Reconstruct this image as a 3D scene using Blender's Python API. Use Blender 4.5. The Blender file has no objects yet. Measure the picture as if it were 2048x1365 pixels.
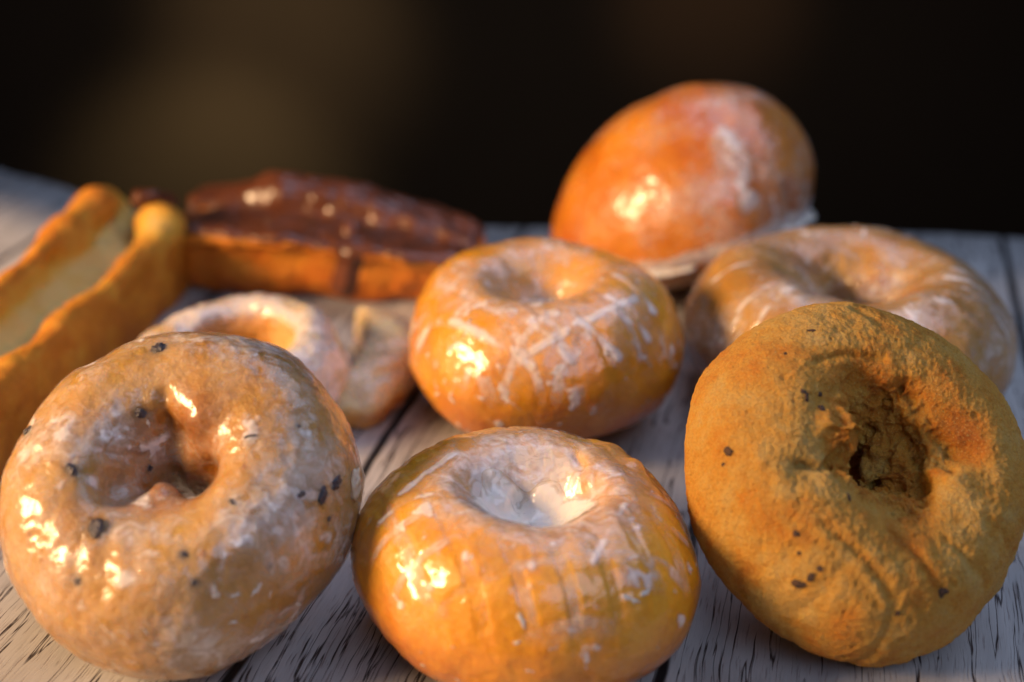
import bpy, math, random
import numpy as np
from mathutils import Vector

# ============================================================ camera, world, lights
SC = bpy.context.scene
COL = SC.collection
CM = 0.01                                   # everything below is laid out in centimetres
PITCH = math.radians(25.0)
CAM = np.array([0.0, 0.0, 22.0])
FWD = np.array([0.0, math.cos(PITCH), -math.sin(PITCH)])
UPV = np.array([0.0, math.sin(PITCH), math.cos(PITCH)])
RGT = np.array([1.0, 0.0, 0.0])
FPX = 2048 * 50 / 36.0

cam_data = bpy.data.cameras.new('camera')
cam = bpy.data.objects.new('camera', cam_data)
COL.objects.link(cam)
cam.location = CAM * CM
cam.rotation_euler = (math.radians(90) - PITCH, 0, 0)
cam_data.lens = 50
cam_data.sensor_width = 36
cam_data.clip_start = 0.01
cam_data.clip_end = 50
cam_data.dof.use_dof = True
cam_data.dof.focus_distance = 0.362
cam_data.dof.aperture_fstop = 5.6
SC.camera = cam

world = bpy.data.worlds.new('World')
SC.world = world
world.use_nodes = True
bg = world.node_tree.nodes['Background']
bg.inputs[0].default_value = (0.50, 0.62, 1.0, 1)
bg.inputs[1].default_value = 0.012

def area_light(name, loc, target, sx, sy, color, power):
    ld = bpy.data.lights.new(name, 'AREA')
    ld.shape = 'RECTANGLE'; ld.size = sx * CM; ld.size_y = sy * CM
    ld.color = color; ld.energy = power
    o = bpy.data.objects.new(name, ld); COL.objects.link(o)
    o.location = Vector(loc) * CM
    d = (Vector(target) - Vector(loc))
    o.rotation_euler = d.to_track_quat('-Z', 'Y').to_euler()
    return o

WARM = (1.0, 0.63, 0.33)
# low evening sun through a two-pane window on the left
area_light('window_light', (-88, 2, 40), (0, 40, 2), 18, 25, WARM, 11.5)
area_light('window_light', (-91, 20, 41), (0, 40, 2), 16, 25, WARM, 9.5)
# cool sky light from large openings above
area_light('sky_light', (30, 66, 85), (2, 38, 2), 90, 60, (0.58, 0.70, 1.0), 3.7)
area_light('sky_light', (34, -32, 70), (4, 38, 2), 70, 50, (0.62, 0.73, 1.0), 3.0)
def spot(name, loc, target, ang, color, power, blend=1.0):
    ld = bpy.data.lights.new(name, 'SPOT')
    ld.spot_size = math.radians(ang); ld.spot_blend = blend
    ld.color = color; ld.energy = power; ld.shadow_soft_size = 0.05
    o = bpy.data.objects.new(name, ld); COL.objects.link(o)
    o.location = Vector(loc) * CM
    o.rotation_euler = (Vector(target) - Vector(loc)).to_track_quat('-Z', 'Y').to_euler()
    return o

SC.view_settings.view_transform = 'Standard'
SC.view_settings.look = 'None'
SC.view_settings.exposure = 0
SC.view_settings.gamma = 1
SC.view_settings.use_curve_mapping = False
SC.cycles.use_denoising = True
try:
    SC.cycles.denoiser = 'OPENIMAGEDENOISE'
except Exception:
    pass
SC.cycles.max_bounces = 8
SC.cycles.transparent_max_bounces = 12
SC.cycles.sample_clamp_indirect = 4

# ============================================================ helpers: projection
def pt(px, py, depth):
    """world point (cm) seen at a photo pixel, at a distance along the view axis"""
    return CAM + depth * (FWD + RGT * (px - 1024) / FPX + UPV * (682.5 - py) / FPX)

def pt_z(px, py, z):
    k = FWD + RGT * (px - 1024) / FPX + UPV * (682.5 - py) / FPX
    return CAM + k * ((z - CAM[2]) / k[2])

def project(P):
    d = P - CAM
    dep = d @ FWD
    return 1024 + FPX * (d @ RGT) / dep, 682.5 - FPX * (d @ UPV) / dep, dep

# ============================================================ helpers: noise (numpy)
GR = np.array([[1,1,0],[-1,1,0],[1,-1,0],[-1,-1,0],[1,0,1],[-1,0,1],[1,0,-1],[-1,0,-1],
               [0,1,1],[0,-1,1],[0,1,-1],[0,-1,-1],[1,1,0],[-1,1,0],[0,-1,1],[0,-1,-1]], np.float32)

def _h(ix, iy, iz, seed):
    with np.errstate(over='ignore'):
        h = ix.astype(np.uint32) * np.uint32(374761393) + iy.astype(np.uint32) * np.uint32(668265263) \
            + iz.astype(np.uint32) * np.uint32(2147483647) + np.uint32((seed * 974711 + 12345) & 0xffffffff)
        h = (h ^ (h >> np.uint32(13))) * np.uint32(1274126177)
        h = (h ^ (h >> np.uint32(15))) * np.uint32(2246822519)
        return h ^ (h >> np.uint32(16))

def noise(P, f=1.0, seed=0):
    q = (P * f).astype(np.float64)
    i = np.floor(q).astype(np.int64); t = (q - i).astype(np.float32)
    w = t * t * t * (t * (t * 6 - 15) + 10)
    out = 0
    for dx in (0, 1):
        wx = w[..., 0] if dx else 1 - w[..., 0]
        for dy in (0, 1):
            wy = w[..., 1] if dy else 1 - w[..., 1]
            for dz in (0, 1):
                wz = w[..., 2] if dz else 1 - w[..., 2]
                g = GR[_h(i[..., 0] + dx, i[..., 1] + dy, i[..., 2] + dz, seed) & np.uint32(15)]
                d = g[..., 0] * (t[..., 0] - dx) + g[..., 1] * (t[..., 1] - dy) + g[..., 2] * (t[..., 2] - dz)
                out = out + d * wx * wy * wz
    return out

def fbm(P, f=1.0, oct=4, seed=0, gain=0.5):
    a, s, o = 1.0, 0.0, 0
    for k in range(oct):
        o = o + a * noise(P, f, seed + k * 17); s += a
        a *= gain; f *= 2.03
    return o / s * 1.6                       # roughly -1..1

def ridged(P, f=1.0, oct=3, seed=0):
    a, s, o = 1.0, 0.0, 0
    for k in range(oct):
        o = o + a * (1 - np.abs(noise(P, f, seed + k * 13)) * 2.2); s += a
        a *= 0.5; f *= 2.1
    return o / s

def worley(P, f=1.0, seed=0):
    q = P * f
    i = np.floor(q).astype(np.int64); t = q - i
    best = np.full(P.shape[:-1], 9.0)
    for dx in (-1, 0, 1):
        for dy in (-1, 0, 1):
            for dz in (-1, 0, 1):
                h = _h(i[..., 0] + dx, i[..., 1] + dy, i[..., 2] + dz, seed)
                ox = (h & np.uint32(1023)) / 1023.0; oy = ((h >> np.uint32(10)) & np.uint32(1023)) / 1023.0
                oz = ((h >> np.uint32(20)) & np.uint32(1023)) / 1023.0
                d = (dx + ox - t[..., 0]) ** 2 + (dy + oy - t[..., 1]) ** 2 + (dz + oz - t[..., 2]) ** 2
                best = np.minimum(best, d)
    return np.sqrt(best)

def ss(a, b, x):
    t = np.clip((x - a) / (b - a), 0, 1)
    return t * t * (3 - 2 * t)

# ============================================================ helpers: grids and meshes
def closed_curve(pts, n):
    """uniform Catmull-Rom through a closed list of 2-D points, n samples evenly spaced by arc length"""
    p = np.array(pts, float); m = len(p); k = 24
    out = []
    for i in range(m):
        p0, p1, p2, p3 = p[i - 1], p[i], p[(i + 1) % m], p[(i + 2) % m]
        t = np.linspace(0, 1, k, endpoint=False)[:, None]
        out.append(0.5 * ((2 * p1) + (-p0 + p2) * t + (2 * p0 - 5 * p1 + 4 * p2 - p3) * t ** 2
                          + (-p0 + 3 * p1 - 3 * p2 + p3) * t ** 3))
    c = np.concatenate(out); c = np.vstack([c, c[:1]])
    s = np.concatenate([[0], np.cumsum(np.linalg.norm(np.diff(c, axis=0), axis=1))])
    q = np.linspace(0, s[-1], n, endpoint=False)
    return np.stack([np.interp(q, s, c[:, 0]), np.interp(q, s, c[:, 1])], 1)

def normals(P, wrap_u=True):
    du = np.roll(P, -1, 0) - np.roll(P, 1, 0)
    if not wrap_u:
        du[0] = P[1] - P[0]; du[-1] = P[-1] - P[-2]
    dv = np.roll(P, -1, 1) - np.roll(P, 1, 1)
    n = np.cross(du, dv)
    l = np.linalg.norm(n, axis=-1, keepdims=True)
    return n / np.maximum(l, 1e-9)

def link_mesh(name, V, F, mat, parent=None, base=None, attrs=None, smooth=True):
    """V in cm (world); base = the point the object's origin sits at"""
    base = np.zeros(3) if base is None else np.asarray(base, float)
    me = bpy.data.meshes.new(name)
    V = (np.asarray(V) - base) * CM
    F = np.asarray(F)
    me.vertices.add(len(V)); me.vertices.foreach_set('co', V.astype(np.float32).ravel())
    k = F.shape[1]
    me.loops.add(len(F) * k); me.loops.foreach_set('vertex_index', F.astype(np.int32).ravel())
    me.polygons.add(len(F)); me.polygons.foreach_set('loop_start', np.arange(0, len(F) * k, k, dtype=np.int32))
    me.update(calc_edges=True)
    if smooth:
        me.polygons.foreach_set('use_smooth', np.ones(len(F), bool))
    for an, arr in (attrs or {}).items():
        at = me.attributes.new(an, 'FLOAT', 'POINT'); at.data.foreach_set('value', np.asarray(arr, np.float32).ravel())
    me.validate()
    if mat: me.materials.append(mat)
    o = bpy.data.objects.new(name, me); COL.objects.link(o)
    if parent is not None:
        o.parent = parent
    else:
        o.location = base * CM
    return o

def grid_faces(nu, nv, wrap_u=True):
    iu = np.arange(nu if wrap_u else nu - 1)[:, None]; iv = np.arange(nv)[None, :]
    a = iu * nv + iv; b = ((iu + 1) % nu) * nv + iv
    c = ((iu + 1) % nu) * nv + (iv + 1) % nv; d = iu * nv + (iv + 1) % nv
    return np.stack([a, b, c, d], -1).reshape(-1, 4)

def keep_faces(V, F, keep_v, attrs):
    kf = keep_v[F].any(1)
    F = F[kf]
    used = np.zeros(len(V), bool); used[F.ravel()] = True
    idx = np.cumsum(used) - 1
    return V[used], idx[F], {k: np.asarray(v).ravel()[used] for k, v in attrs.items()}

def thing(name, label, cat, base, group=None):
    o = bpy.data.objects.new(name, None); COL.objects.link(o)
    o.empty_display_size = 0.02
    o.location = np.asarray(base) * CM
    o['label'] = label; o['category'] = cat
    if group: o['group'] = group
    return o

class Surf:
    """a dough surface: grid of points with normals, anchors found by photo pixel on the side we see"""
    def __init__(self, P, wrap_u=True):
        self.P = P; self.wrap = wrap_u; self.N = normals(P, wrap_u)
        if (self.N * (P - P.mean((0, 1)))).sum() < 0: self.N = -self.N; self.flip = True
        else: self.flip = False
        self.refresh()
    def refresh(self):
        N = normals(self.P, self.wrap)
        self.N = -N if self.flip else N
        self.fp = self.P.reshape(-1, 3); self.fn = self.N.reshape(-1, 3)
        x, y, d = project(self.fp)
        self.x, self.y, self.d = x, y, d
        self.face = ((CAM - self.fp) * self.fn).sum(1) > 0
    def at(self, px, py):
        e = np.hypot(self.x - px, self.y - py)
        e = np.where(self.face, e, 1e6)
        near = e < max(6.0, e.min() * 1.3)
        i = np.where(near, self.d, 1e9).argmin()
        return self.fp[i], self.fn[i]
    def dist(self, px, py):
        return np.linalg.norm(self.P - self.at(px, py)[0], axis=-1)
    def sdist(self, pix):
        """distance to a polyline of pixels anchored on the surface"""
        a = [self.at(*p)[0] for p in pix]
        best = np.full(self.P.shape[:2], 1e9)
        for p, q in zip(a[:-1], a[1:]):
            v = q - p; L = max((v @ v), 1e-9)
            t = np.clip(((self.P - p) @ v) / L, 0, 1)
            best = np.minimum(best, np.linalg.norm(self.P - (p + t[..., None] * v), axis=-1))
        return best
    def push(self, amt):
        self.P = self.P + self.N * amt[..., None]; self.refresh()

def smooth(S, mask, n=20):
    m = mask[..., None]
    for _ in range(n):
        P = S.P
        A = (np.roll(P, 1, 0) + np.roll(P, -1, 0) + np.roll(P, 1, 1) + np.roll(P, -1, 1)) / 4
        S.P = P + (A - P) * m * 0.9
    S.refresh()

def ring(profile, R, nu=640, nv=320, out=None, hole=None, squash=(1, 1)):
    """lathe-like closed ring in its own frame; out(u) scales the outer radius, hole(u) shifts the inner wall"""
    c = closed_curve(profile, nv)
    u = np.linspace(0, 2 * np.pi, nu, endpoint=False)
    r = np.tile(c[:, 0], (nu, 1)); z = np.tile(c[:, 1], (nu, 1))
    if hole is not None:
        w = 1 - ss(0.0, 0.5, r)
        r = r + w * hole(u)[:, None]
        r = np.maximum(r, 0.012)
    if out is not None:
        r = r * (1 + (out(u)[:, None] - 1) * ss(0.2, 0.9, r))
    return np.stack([r * np.cos(u)[:, None] * squash[0], r * np.sin(u)[:, None] * squash[1], z], -1) * R

def frame(P, normal, centre, spin=0.0):
    n = np.asarray(normal, float); n = n / np.linalg.norm(n)
    x = np.cross([0, 1, 0], n) if abs(n[1]) < 0.95 else np.cross([0, 0, 1], n)
    x /= np.linalg.norm(x); y = np.cross(n, x)
    c, s = math.cos(spin), math.sin(spin)
    X = x * c + y * s; Y = -x * s + y * c
    return P @ np.stack([X, Y, n]) + np.asarray(centre)

def cam_dir(a, b, c):
    """direction given as right / up / toward the camera"""
    v = RGT * a + UPV * b - FWD * c
    return v / np.linalg.norm(v)

# ============================================================ materials
def nodes_of(name):
    m = bpy.data.materials.new(name); m.use_nodes = True
    nt = m.node_tree; nt.nodes.clear()
    return m, nt, nt.nodes, nt.links

def add(N, t, **kw):
    n = N.new(t)
    for k, v in kw.items():
        setattr(n, k, v)
    return n

def coords(nt, scale):
    N, L = nt.nodes, nt.links
    tc = N.new('ShaderNodeTexCoord'); mp = N.new('ShaderNodeMapping')
    mp.inputs['Scale'].default_value = scale if isinstance(scale, tuple) else (scale,) * 3
    L.new(tc.outputs['Object'], mp.inputs['Vector'])
    return mp.outputs[0]

def tex(nt, vec, scale, detail=4, rough=0.55, dist=0.0):
    n = nt.nodes.new('ShaderNodeTexNoise')
    n.inputs['Scale'].default_value = scale; n.inputs['Detail'].default_value = detail
    n.inputs['Roughness'].default_value = rough; n.inputs['Distortion'].default_value = dist
    nt.links.new(vec, n.inputs['Vector'])
    return n.outputs['Fac']

def ramp(nt, fac, stops, interp='LINEAR'):
    n = nt.nodes.new('ShaderNodeValToRGB'); n.color_ramp.interpolation = interp
    e = n.color_ramp.elements
    while len(e) < len(stops): e.new(0.5)
    for k, (p, c) in enumerate(stops):
        e[k].position = p; e[k].color = (c if len(c) == 4 else (*c, 1)) if hasattr(c, '__len__') else (c, c, c, 1)
    nt.links.new(fac, n.inputs[0])
    return n.outputs[0]

def math_(nt, op, a, b=None, clamp=False):
    n = nt.nodes.new('ShaderNodeMath'); n.operation = op; n.use_clamp = clamp
    for k, v in enumerate((a, b)):
        if v is None: continue
        if isinstance(v, (int, float)): n.inputs[k].default_value = v
        else: nt.links.new(v, n.inputs[k])
    return n.outputs[0]

def mixc(nt, fac, a, b, mode='MIX'):
    n = nt.nodes.new('ShaderNodeMix'); n.data_type = 'RGBA'; n.blend_type = mode
    for s, v in ((n.inputs[0], fac), (n.inputs[6], a), (n.inputs[7], b)):
        if isinstance(v, (int, float)): s.default_value = v
        elif isinstance(v, tuple): s.default_value = (*v, 1)
        else: nt.links.new(v, s)
    return n.outputs[2]

def bump(nt, h, dist, strength=1.0, prev=None):
    n = nt.nodes.new('ShaderNodeBump')
    n.inputs['Distance'].default_value = dist * CM; n.inputs['Strength'].default_value = strength
    nt.links.new(h, n.inputs['Height'])
    if prev is not None: nt.links.new(prev, n.inputs['Normal'])
    return n.outputs[0]

def attr(nt, name):
    n = nt.nodes.new('ShaderNodeAttribute'); n.attribute_name = name
    return n.outputs['Fac']

def dough_mat(name, stops, rough=0.42, coat=0.35, sss=0.35, radius=(0.55, 0.22, 0.06), grain=0.03,
              grain_scale=9.0, mottling=0.35, fleck=0.0, spec=0.5, coat_rough=0.18, speck=0.18):
    m, nt, N, L = nodes_of(name)
    v = coords(nt, 100.0)
    t = attr(nt, 'tone')
    n1 = tex(nt, v, 1.3, 5, 0.6)
    n2 = tex(nt, v, grain_scale, 4, 0.65)
    f = math_(nt, 'ADD', t, math_(nt, 'MULTIPLY', math_(nt, 'SUBTRACT', n1, 0.5), mottling))
    f = math_(nt, 'ADD', f, math_(nt, 'MULTIPLY', math_(nt, 'SUBTRACT', n2, 0.5), mottling * 0.8), clamp=True)
    col = ramp(nt, f, stops)
    col = mixc(nt, math_(nt, 'MULTIPLY', ramp(nt, tex(nt, v, 17.0, 4, 0.7), [(0.30, 1.0), (0.52, 0.0)]), speck), col, stops[-1][1])
    col = mixc(nt, attr(nt, 'stain'), col, (0.05, 0.038, 0.042))
    if fleck:
        sp = tex(nt, v, 24.0, 2, 0.5)
        col = mixc(nt, math_(nt, 'MULTIPLY', ramp(nt, sp, [(0.58, 0.0), (0.70, 1.0)]), fleck), col, stops[0][1])
    b = N.new('ShaderNodeBsdfPrincipled')
    L.new(col, b.inputs['Base Color'])
    b.inputs['Roughness'].default_value = rough
    b.inputs['Specular IOR Level'].default_value = spec
    b.inputs['Subsurface Weight'].default_value = sss
    b.inputs['Subsurface Radius'].default_value = radius
    b.inputs['Subsurface Scale'].default_value = CM
    b.inputs['Coat Weight'].default_value = coat
    b.inputs['Coat Roughness'].default_value = coat_rough; b.inputs['Coat IOR'].default_value = 1.65
    h = math_(nt, 'ADD', tex(nt, v, grain_scale, 6, 0.7), math_(nt, 'MULTIPLY', tex(nt, v, 3.0, 4, 0.6), 1.2))
    nb = bump(nt, h, grain * 3, 0.8)
    L.new(nb, b.inputs['Normal']); L.new(bump(nt, tex(nt, v, 2.4, 3, 0.5, 0.5), grain * 4, 0.7), b.inputs['Coat Normal'])
    o = N.new('ShaderNodeOutputMaterial'); L.new(b.outputs[0], o.inputs[0])
    return m

def glaze_mat(name, color=(0.86, 0.79, 0.74), opaque=0.80, rough=0.16, crinkle=0.045, coat_ior=1.7):
    m, nt, N, L = nodes_of(name)
    v = coords(nt, 100.0)
    g = attr(nt, 'glaze')
    n = tex(nt, v, 2.4, 4, 0.50, 1.2)
    n_ = tex(nt, v, 16.0, 3, 0.6, 0.3)
    a = math_(nt, 'ADD', g, math_(nt, 'MULTIPLY', math_(nt, 'SUBTRACT', n, 0.5), 0.95))
    a = math_(nt, 'ADD', a, math_(nt, 'MULTIPLY', math_(nt, 'SUBTRACT', n_, 0.5), 0.08))
    gz = ramp(nt, g, [(0.0, 0.0), (0.12, 1.0)])
    a0 = math_(nt, 'MULTIPLY', ramp(nt, a, [(0.18, 0.0), (0.62, 0.36), (0.84, 0.62), (1.05, 0.92)]), gz)
    a = math_(nt, 'MULTIPLY', a0, opaque, clamp=True)
    b = N.new('ShaderNodeBsdfPrincipled')
    L.new(ramp(nt, a0, [(0.12, tuple(c * m_ for c, m_ in zip(color, (0.92, 0.72, 0.50)))), (0.70, color)]), b.inputs['Base Color'])
    L.new(ramp(nt, tex(nt, v, 2.2, 4), [(0.35, rough), (0.65, rough + 0.3)]), b.inputs['Roughness'])
    L.new(ramp(nt, tex(nt, v, 1.7, 4, 0.6), [(0.38, 1.0), (0.66, 0.55)]), b.inputs['Coat Weight'])
    b.inputs['Subsurface Weight'].default_value = 0.35
    b.inputs['Subsurface Radius'].default_value = (0.35, 0.22, 0.12)
    b.inputs['Subsurface Scale'].default_value = CM
    b.inputs['Coat Roughness'].default_value = 0.09; b.inputs['Coat IOR'].default_value = coat_ior
    h = math_(nt, 'ADD', tex(nt, v, 2.2, 3, 0.5, 0.5), math_(nt, 'MULTIPLY', a0, 0.10))
    nb = bump(nt, h, crinkle * 1.6, 0.9)
    L.new(nb, b.inputs['Normal']); L.new(nb, b.inputs['Coat Normal'])
    tr = N.new('ShaderNodeBsdfTransparent'); mx = N.new('ShaderNodeMixShader')
    L.new(a, mx.inputs[0]); L.new(tr.outputs[0], mx.inputs[1]); L.new(b.outputs[0], mx.inputs[2])
    o = N.new('ShaderNodeOutputMaterial'); L.new(mx.outputs[0], o.inputs[0])
    return m

def simple_mat(name, c0, c1, scale, rough, coat=0.0, bmp=0.02, sss=0.0, bscale=None, spec=0.5):
    m, nt, N, L = nodes_of(name)
    v = coords(nt, 100.0)
    b = N.new('ShaderNodeBsdfPrincipled')
    L.new(mixc(nt, ramp(nt, tex(nt, v, scale, 5, 0.6), [(0.35, 0.0), (0.65, 1.0)]), c0, c1), b.inputs['Base Color'])
    b.inputs['Roughness'].default_value = rough; b.inputs['Coat Weight'].default_value = coat
    b.inputs['Coat Roughness'].default_value = 0.12; b.inputs['Specular IOR Level'].default_value = spec
    b.inputs['Subsurface Weight'].default_value = sss; b.inputs['Subsurface Radius'].default_value = (0.4, 0.2, 0.1)
    b.inputs['Subsurface Scale'].default_value = CM
    nb = bump(nt, tex(nt, v, bscale or scale * 2, 5, 0.6), bmp * 3, 0.8)
    L.new(nb, b.inputs['Normal']); L.new(nb, b.inputs['Coat Normal'])
    o = N.new('ShaderNodeOutputMaterial'); L.new(b.outputs[0], o.inputs[0])
    return m

YEAST = [(0.0, (0.80, 0.46, 0.055)), (0.35, (0.74, 0.31, 0.014)), (0.65, (0.52, 0.135, 0.004)), (1.0, (0.22, 0.04, 0.003))]
BERRY = [(0.0, (0.58, 0.37, 0.10)), (0.35, (0.48, 0.25, 0.04)), (0.65, (0.36, 0.13, 0.013)), (1.0, (0.15, 0.038, 0.006))]
CAKE = [(0.0, (0.66, 0.42, 0.12)), (0.25, (0.66, 0.33, 0.048)), (0.5, (0.60, 0.21, 0.014)), (0.75, (0.46, 0.13, 0.009)), (1.0, (0.13, 0.03, 0.005))]
OLDF = [(0.0, (0.86, 0.62, 0.22)), (0.35, (0.82, 0.46, 0.05)), (0.65, (0.68, 0.24, 0.012)), (1.0, (0.30, 0.06, 0.006))]
M_yeast = dough_mat('yeast_dough', YEAST, rough=0.35, coat=0.75, coat_rough=0.12, sss=0.35, grain=0.012, grain_scale=7)
M_berry = dough_mat('blueberry_cake_dough', BERRY, rough=0.38, coat=0.8, sss=0.35, grain=0.020, grain_scale=8)
M_bun = dough_mat('bun_dough', [(0.0, (0.74, 0.36, 0.04)), (0.35, (0.68, 0.24, 0.014)), (0.65, (0.52, 0.13, 0.005)), (1.0, (0.26, 0.045, 0.003))],
                  rough=0.35, coat=0.7, sss=0.35, grain=0.012, grain_scale=5)
M_cake = dough_mat('plain_cake_dough', CAKE, rough=0.60, coat=0.0, sss=0.2, grain=0.075, grain_scale=15, mottling=0.65, fleck=0.8, spec=0.35, speck=0.34)
M_old = dough_mat('old_fashioned_dough', OLDF, rough=0.55, coat=0.0, sss=0.35, grain=0.05, grain_scale=9, mottling=0.40, spec=0.35)
M_glaze = glaze_mat('sugar_glaze')
M_glaze_thick = glaze_mat('thick_sugar_glaze', (0.84, 0.76, 0.68), 1.3, 0.26, 0.018, 1.4)
M_bar = dough_mat('fried_bar_dough', [(0.0, (0.78, 0.42, 0.06)), (0.35, (0.74, 0.30, 0.02)), (0.65, (0.60, 0.16, 0.006)), (1.0, (0.25, 0.045, 0.004))], rough=0.5, coat=0.1, sss=0.3, grain=0.02, grain_scale=8, mottling=0.35)
M_choc = simple_mat('chocolate_icing', (0.085, 0.025, 0.010), (0.15, 0.046, 0.018), 0.8, 0.36, 0.35, 0.008, bscale=0.8)
M_fruit = simple_mat('blueberry_skin', (0.018, 0.018, 0.032), (0.075, 0.055, 0.055), 6.0, 0.35, 0.5, 0.03)
M_dark_bit = simple_mat('dark_bit_brown', (0.025, 0.018, 0.018), (0.11, 0.05, 0.02), 9.0, 0.7, 0.0, 0.03)
M_flake = simple_mat('dry_glaze_flake', (0.74, 0.66, 0.58), (0.86, 0.80, 0.74), 6.0, 0.35, 0.3, 0.02, sss=0.2)

# ============================================================ the setting
def whitewashed_wood():
    m, nt, N, L = nodes_of('whitewashed_wood')
    tc = N.new('ShaderNodeTexCoord')
    mp = N.new('ShaderNodeMapping'); mp.inputs['Scale'].default_value = (100, 100, 100)
    mp.inputs['Rotation'].default_value = (0, 0, math.radians(13.5))
    mp.inputs['Location'].default_value = (3.0, 0, 0)
    L.new(tc.outputs['Object'], mp.inputs['Vector'])
    V = mp.outputs[0]
    sx = N.new('ShaderNodeSeparateXYZ'); L.new(V, sx.inputs[0])
    # plank seams every 10 cm across
    W = 10.2
    wob = math_(nt, 'MULTIPLY', math_(nt, 'SUBTRACT', tex(nt, V, 0.35, 2), 0.5), 0.25)
    xw = math_(nt, 'ADD', sx.outputs[0], wob)
    fr = math_(nt, 'FRACT', math_(nt, 'DIVIDE', xw, W))
    edge = math_(nt, 'ABSOLUTE', math_(nt, 'SUBTRACT', fr, 0.5))
    seam = ramp(nt, edge, [(0.483, 0.0), (0.489, 1.0)])
    pid = math_(nt, 'FLOOR', math_(nt, 'DIVIDE', xw, W))
    off = N.new('ShaderNodeCombineXYZ')
    L.new(math_(nt, 'MULTIPLY', pid, 17.3), off.inputs[1]); L.new(math_(nt, 'MULTIPLY', pid, 5.1), off.inputs[2])
    va = N.new('ShaderNodeVectorMath'); L.new(V, va.inputs[0]); L.new(off.outputs[0], va.inputs[1])
    # gentle wave in the grain direction
    def stretch(sx_, sy_):
        w = tex(nt, va.outputs[0], 0.22, 3, 0.5)
        s2 = N.new('ShaderNodeSeparateXYZ'); L.new(va.outputs[0], s2.inputs[0])
        c = N.new('ShaderNodeCombineXYZ')
        L.new(math_(nt, 'MULTIPLY', math_(nt, 'ADD', s2.outputs[0], math_(nt, 'MULTIPLY', w, 0.55)), sx_), c.inputs[0])
        L.new(math_(nt, 'MULTIPLY', s2.outputs[1], sy_), c.inputs[1]); L.new(s2.outputs[2], c.inputs[2])
        return c.outputs[0]
    fine = tex(nt, stretch(17.0, 0.85), 1.0, 3, 0.60, 0.25)
    mid = tex(nt, stretch(2.6, 0.12), 1.0, 3, 0.5, 0.15)
    broad = tex(nt, stretch(0.6, 0.10), 1.0, 4, 0.55)
    worn = tex(nt, va.outputs[0], 0.5, 4, 0.6)
    crack1 = ramp(nt, fine, [(0.30, 1.0), (0.43, 0.0)])
    near = math_(nt, 'ABSOLUTE', math_(nt, 'SUBTRACT', mid, 0.47))
    crack2 = math_(nt, 'MULTIPLY', ramp(nt, near, [(0.005, 1.0), (0.018, 0.0)]), ramp(nt, worn, [(0.32, 0.0), (0.44, 1.0)]))
    paint = ramp(nt, broad, [(0.30, (0.31, 0.32, 0.325)), (0.5, (0.45, 0.46, 0.465)), (0.72, (0.57, 0.57, 0.56))])
    paint = mixc(nt, math_(nt, 'MULTIPLY', tex(nt, stretch(14.0, 1.5), 1.0, 4, 0.7), 0.55), paint, (0.30, 0.26, 0.25))
    col = mixc(nt, math_(nt, 'MULTIPLY', crack1, ramp(nt, worn, [(0.35, 0.35), (0.65, 0.9)])), paint, (0.15, 0.11, 0.10))
    col = mixc(nt, crack2, col, (0.035, 0.026, 0.026))
    col = mixc(nt, seam, col, (0.008, 0.007, 0.008))
    b = N.new('ShaderNodeBsdfPrincipled'); L.new(col, b.inputs['Base Color'])
    b.inputs['Roughness'].default_value = 0.62; b.inputs['Specular IOR Level'].default_value = 0.3
    hh = math_(nt, 'ADD', math_(nt, 'MULTIPLY', fine, 0.6), math_(nt, 'MULTIPLY', math_(nt, 'ADD', crack1, math_(nt, 'ADD', crack2, seam)), -0.5))
    L.new(bump(nt, hh, 0.03, 0.6), b.inputs['Normal'])
    o = N.new('ShaderNodeOutputMaterial'); L.new(b.outputs[0], o.inputs[0])
    return m

def build_table():
    far = [pt_z(x, y, 0) for x, y in [(-700, 250), (-300, 285), (0, 345), (110, 368), (240, 418), (380, 442), (700, 450), (960, 454),
                                      (1500, 461), (1880, 468), (2048, 478), (2400, 486), (2900, 492)]]
    far = np.array(far)
    # dense far edge
    s = np.linspace(0, 1, 121); k = np.linspace(0, 1, len(far))
    fx = np.interp(s, k, far[:, 0]); fy = np.interp(s, k, far[:, 1])
    ker = np.ones(7) / 7
    fy = np.convolve(np.pad(fy, 3, mode='edge'), ker, 'valid')
    n = len(s); m = 12
    V = []
    for i in range(n):
        for j in range(m):
            t = j / (m - 1)
            V.append((fx[i] * (1 - t) + (fx[i] * 1.1) * t, fy[i] * (1 - t) + (-5) * t, 0))
    V = np.array(V); T = len(V)
    B = V.copy(); B[:, 2] = -0.8
    F = []
    for i in range(n - 1):
        for j in range(m - 1):
            a = i * m + j
            F.append((a, a + 1, a + m + 1, a + m)); F.append((T + a, T + a + m, T + a + m + 1, T + a + 1))
    rim = [i * m for i in range(n)]
    for a, b in zip(rim[:-1], rim[1:]): F.append((a, b, T + b, T + a))
    rim = [i * m + m - 1 for i in range(n)]
    for a, b in zip(rim[:-1], rim[1:]): F.append((b, a, T + a, T + b))
    for j in range(m - 1):
        F.append((j + 1, j, T + j, T + j + 1)); q = (n - 1) * m
        F.append((q + j, q + j + 1, T + q + j + 1, T + q + j))
    o = link_mesh('tabletop', np.vstack([V, B]), np.array(F), whitewashed_wood(), smooth=False)
    o['kind'] = 'structure'
    return o
build_table()

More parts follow.
